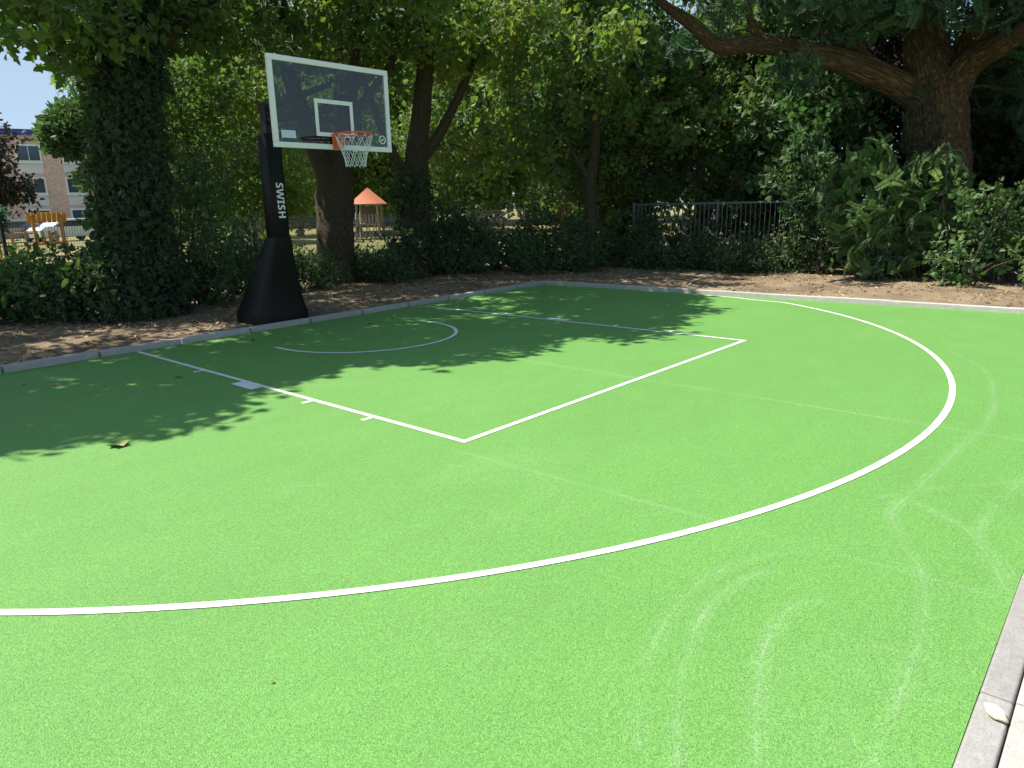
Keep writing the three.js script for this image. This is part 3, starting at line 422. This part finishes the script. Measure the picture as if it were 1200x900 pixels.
{
  const wire = std(lin(.16, .18, .17), .6, { metalness: .3 }), postM = std(lin(.03, .035, .03), .6);
  const t = thing('wire_fence', 'rod mesh park fence with dark posts behind the trees', 'fence', [-7, 0, -6.6]);
  const panel = []; for (let i = 1; i < 50; i++) panel.push(box(.006, 1.5, .006, i * .05, .8, 0)); for (let j = 0; j < 8; j++) for (const s of [-1, 1]) panel.push(box(2.46, .008, .008, 1.25, .08 + j * .2, s * .007));
  const pg = join(panel), post = new RoundedBoxGeometry(.06, 1.75, .04, 2, .005);
  for (let i = 0; i < 8; i++) { const m = mesh('mesh_panel', pg, wire, t); m.position.set(i * 2.5, 0, 0); m.userData.kind = 'stuff'; }
  for (let i = 0; i <= 8; i++) { const m = mesh('post', post, postM, t); m.position.set(i * 2.5, .84, -.05); }
}
// ------------------------------------------------------------------ playground, cars and houses beyond
const woodTex = texture(256, (u, v) => { const a = .8 + .35 * (N2(u * 8, v * 128) - .5) + .2 * (N3(u * 16, v * 256) - .5); return [a, a * .97, a * .9]; });
const woodY = std(lin(.58, .34, .10), .8, { map: woodTex }), woodD = std(lin(.42, .20, .06), .8, { map: woodTex }), woodG = std(lin(.62, .58, .51), .85, { map: woodTex }), roofR = std(lin(.42, .14, .07), .8), darkIn = std(lin(.02, .02, .02), .8);
{
  const t = thing('play_hut', 'yellow wooden play hut with sloping plank roof on the lawn', 'playhouse', [4.75, -.06, -27], -.26);
  for (const [x, z] of [[-.5, -.5], [.55, -.5], [-.5, .5], [.55, .5]]) mesh('post', new THREE.CylinderGeometry(.06, .06, 1.75, 8).translate(x, .87, z), woodY, t);
  for (let i = 0; i < 8; i++) { mesh('roof_plank', box(.17, .04, .85, -.62 + i * .185, 1.66, -.36, 0, .5), woodY, t); mesh('roof_plank', box(.17, .04, .85, -.62 + i * .185, 1.66, .34, 0, -.5), woodY, t); }
  mesh('deck', box(1.3, .08, 1.2, 0, .55, 0), woodD, t); for (let i = 0; i < 5; i++) mesh('rail_board', box(.12, .5, .04, -.45 + i * .24, .85, .55), woodY, t);
  mesh('ladder', [bar(V(.7, 0, .3), V(.55, 1, .3), .04), bar(V(.7, 0, -.2), V(.55, 1, -.2), .04), ...[.25, .5, .75].map(y => bar(V(.68, y, .3), V(.68, y, -.2), .03))], woodY, t);
  const f = thing('climbing_frame', 'low yellow wooden climbing frame beside the play hut', 'climbing frame', [3.55, -.06, -27.3], -.26);
  for (const x of [-.6, -.1, .4]) { mesh('post', new THREE.CylinderGeometry(.05, .05, 1.1, 8).translate(x, .55, 0), woodY, f); }
  mesh('beam', bar(V(-.65, 1.02, 0), V(.75, 1.02, 0), .05), woodY, f); mesh('beam', bar(V(-.65, .5, 0), V(.75, .5, 0), .04), woodY, f);
}
{
  const t = thing('play_tower', 'pale play tower with orange red pyramid roof and ramp', 'play tower', [20.4, -.06, -24.6], -.85);
  const pts = [[-.6, -.6], [.6, -.6], [-.6, .6], [.6, .6]];
  for (const [x, z] of pts) mesh('post', bar(V(x * 1.15, 0, z * 1.15), V(x * .95, 2.05, z * .95), .07, 8), woodG, t);
  mesh('roof', new THREE.ConeGeometry(1.3, .9, 4, 1).rotateY(Math.PI / 4).translate(0, 2.43, 0), roofR, t); mesh('eaves_board', box(1.78, .07, 1.78, 0, 1.96, 0), woodG, t);
  mesh('deck', box(1.4, .1, 1.4, 0, .85, 0), woodG, t); for (let i = 0; i < 6; i++) { mesh('rail_board', box(.1, .5, .04, -.5 + i * .2, 1.15, .62), woodG, t); mesh('rail_board', box(.06, .75, .04, -.5 + i * .2, .45, .62, 0, 0, (i % 2 - .5) * .4), woodG, t); }
  mesh('back_panel', box(1.0, .9, .04, 0, 1.4, -.6), std(lin(.14, .13, .12), .8), t);
  mesh('ramp_rail', limbGeo([V(-.65, 1.75, .5), V(-1.1, 1.7, .5), V(-1.5, 1.5, .5), V(-1.9, 1.45, .5)], [.04, .04], 8, 0), woodG, t); mesh('ramp_rail', limbGeo([V(-.65, 1.0, .5), V(-1.2, .75, .5), V(-1.9, .5, .5)], [.05, .05], 8, 0), woodG, t);
  mesh('ramp', box(1.3, .06, 1, -1.25, .6, 0, 0, 0, .3), woodG, t); for (const x of [-1.2, -1.85]) mesh('ramp_post', bar(V(x, 0, .5), V(x, 1.6, .5), .04), woodG, t);
  mesh('climbing_net', Array.from({ length: 8 }, (_, i) => bar(V(.7, .9 - i * .1 + .1, -.5 + i * .02), V(1.5, 0.9 - i * .11, .5), .015)).concat(Array.from({ length: 7 }, (_, i) => bar(V(.7 + i * .13, .95, -.5), V(.7 + i * .13, .1, .5), .015))), darkIn, t);
  const h = thing('orange_hut', 'small orange wooden tower glimpsed between dark shrubs', 'playhouse', [28.4, -.06, -16.4], -.7);
  for (const [x, z] of pts) mesh('post', bar(V(x, 0, z), V(x * .8, 1.9, z * .8), .07, 8), woodD, h); mesh('wall', box(1.05, .75, 1.05, 0, 1.35, 0), woodD, h); mesh('roof', new THREE.ConeGeometry(1.05, .75, 4).rotateY(Math.PI / 4).translate(0, 2.1, 0), woodY, h);
  for (let i = 0; i < 9; i++) { const m = mesh('palisade_post', new THREE.CylinderGeometry(.07, .08, 1.3, 8), woodG); m.position.set(15.2 + i * .17, .55 + gauss() * .08, -28.2 + i * .15); m.rotation.set(gauss() * .06, rr(0, 3), gauss() * .06); tag(m, 'weathered grey timber stake in the playground palisade', 'post', 'stakes of the playground palisade'); }
  const s = thing('spring_toy', 'orange playground panel standing beside the palisade stakes', 'play panel', [14.7, -.06, -28.6], -.7); mesh('panel', rbox(.4, 1.2, .08, 0, .95, 0, .03), std(lin(.75, .25, .03), .5), s); mesh('post', box(.08, .7, .08, 0, .3, -.08), woodG, s);
}
function car(x, z, turn, color, label) {
  const t = thing('parked_car', label, 'car', [x, -.06, z], turn), body = new THREE.Shape();
  [[-2.1, .35], [-2.15, .75], [-1.9, .92], [-1.3, .98], [-.7, 1.42], [.9, 1.45], [1.6, 1.0], [2.05, .9], [2.15, .5], [2.1, .35]].forEach(([a, b], i) => i ? body.lineTo(a, b) : body.moveTo(a, b));
  const pm = new THREE.MeshPhysicalMaterial({ color, roughness: .35, clearcoat: .8 }), gl = std(lin(.03, .04, .05), .1), tyre = std(lin(.02, .02, .02), .9);
  mesh('body', new THREE.ExtrudeGeometry(body, { depth: 1.6, bevelSize: .06, bevelThickness: .06, bevelSegments: 2 }).translate(0, 0, -.8), pm, t);
  const win = new THREE.Shape(); [[-1.15, 1.0], [-.62, 1.36], [.85, 1.38], [1.4, 1.0]].forEach(([a, b], i) => i ? win.lineTo(a, b) : win.moveTo(a, b));
  for (const s of [-.868, .862]) mesh('side_window', new THREE.ExtrudeGeometry(win, { depth: .006, bevelEnabled: false }).translate(0, 0, s), gl, t);
  for (const wx of [-1.35, 1.35]) for (const s of [-.78, .78]) { const w = mesh('wheel', new THREE.CylinderGeometry(.32, .32, .2, 18).rotateX(Math.PI / 2).translate(wx, .32, s), tyre, t); mesh('rim', new THREE.CylinderGeometry(.2, .2, .215, 12).rotateX(Math.PI / 2).translate(wx, .32, s), std(lin(.4, .4, .42), .4), w); }
}
car(11.8, -47, .2, lin(.75, .76, .77), 'white car parked in front of the brick building');
car(9.0, -48.5, .2, lin(.2, .22, .26), 'dark grey car parked left of the white car');
car(16.8, -46.5, .15, lin(.62, .64, .66), 'silver car parked right of the white car');
// brick flats
const brickMap = texture(512, (u, v) => { const r = Math.floor(v * 64), y = v * 64 - r, x = u * 24 + (r % 2) * .5, c = Math.floor(x), fx = x - c, j = fx < .06 || y < .14; const k = .9 + .25 * (N3(c * 3.1 + .5, r * 1.7 + .5) - .5); return j ? [.82, .76, .72] : [.90 * k, .75 * k, .69 * k]; });
brickMap.repeat.set(.2, .2);
function flats(name, label, x, z, turn, W, floors) {
  const t = thing(name, label, 'building', [x, -.06, z], turn), H = floors * 2.75 + .3, D = 10;
  const brick = new THREE.MeshStandardMaterial({ map: brickMap, roughness: .95 }), g = new THREE.BoxGeometry(W, H, D).translate(0, H / 2, 0), P = g.attributes.position, U = g.attributes.uv, Nn = g.attributes.normal; for (let i = 0; i < P.count; i++) U.setXY(i, Math.abs(Nn.getX(i)) > .5 ? P.getZ(i) : P.getX(i), P.getY(i));
  mesh('wall', g, brick, t); mesh('roof_edge', box(W + .5, .4, D + .5, 0, H + .2, 0), std(lin(.03, .06, .28), .5), t); mesh('roof', box(W - 1, .3, D - 1, 0, H + .4, 0), std(lin(.1, .1, .1), .9), t);
  const white = std(lin(.78, .78, .76), .6), glass = std(lin(.05, .08, .12), .08), gf = new RoundedBoxGeometry(1.9, 1.5, .16, 1, .01), gp = box(.78, 1.2, .05, -.42, 0, .075), gq = box(.78, 1.2, .05, .42, 0, .075), gs = box(2.1, .1, .3, 0, -.8, .1), gsp = box(1.9, .85, .1, 0, -1.28, .01), pale = std(lin(.62, .66, .7), .7);
  for (let f = 0; f < floors; f++) for (let i = 0; i < Math.floor(W / 3.4); i++) { const wn = mesh('window', gf, white, t); wn.position.set(-W / 2 + 2 + i * 3.4, 1.55 + f * 2.75, D / 2); mesh('pane', gp, glass, wn); mesh('pane', gq, glass, wn); mesh('sill', gs, white, wn); mesh('spandrel_panel', gsp, pale, wn); }
}
flats('brick_flats', 'long pink brick block of flats with blue roof edge', 15, -71, -.25, 34, 3);
flats('brick_flats', 'taller brick block of flats glimpsed beside the hoop post', 42, -66, -.55, 26, 4);
renderer.render(scene, camera);
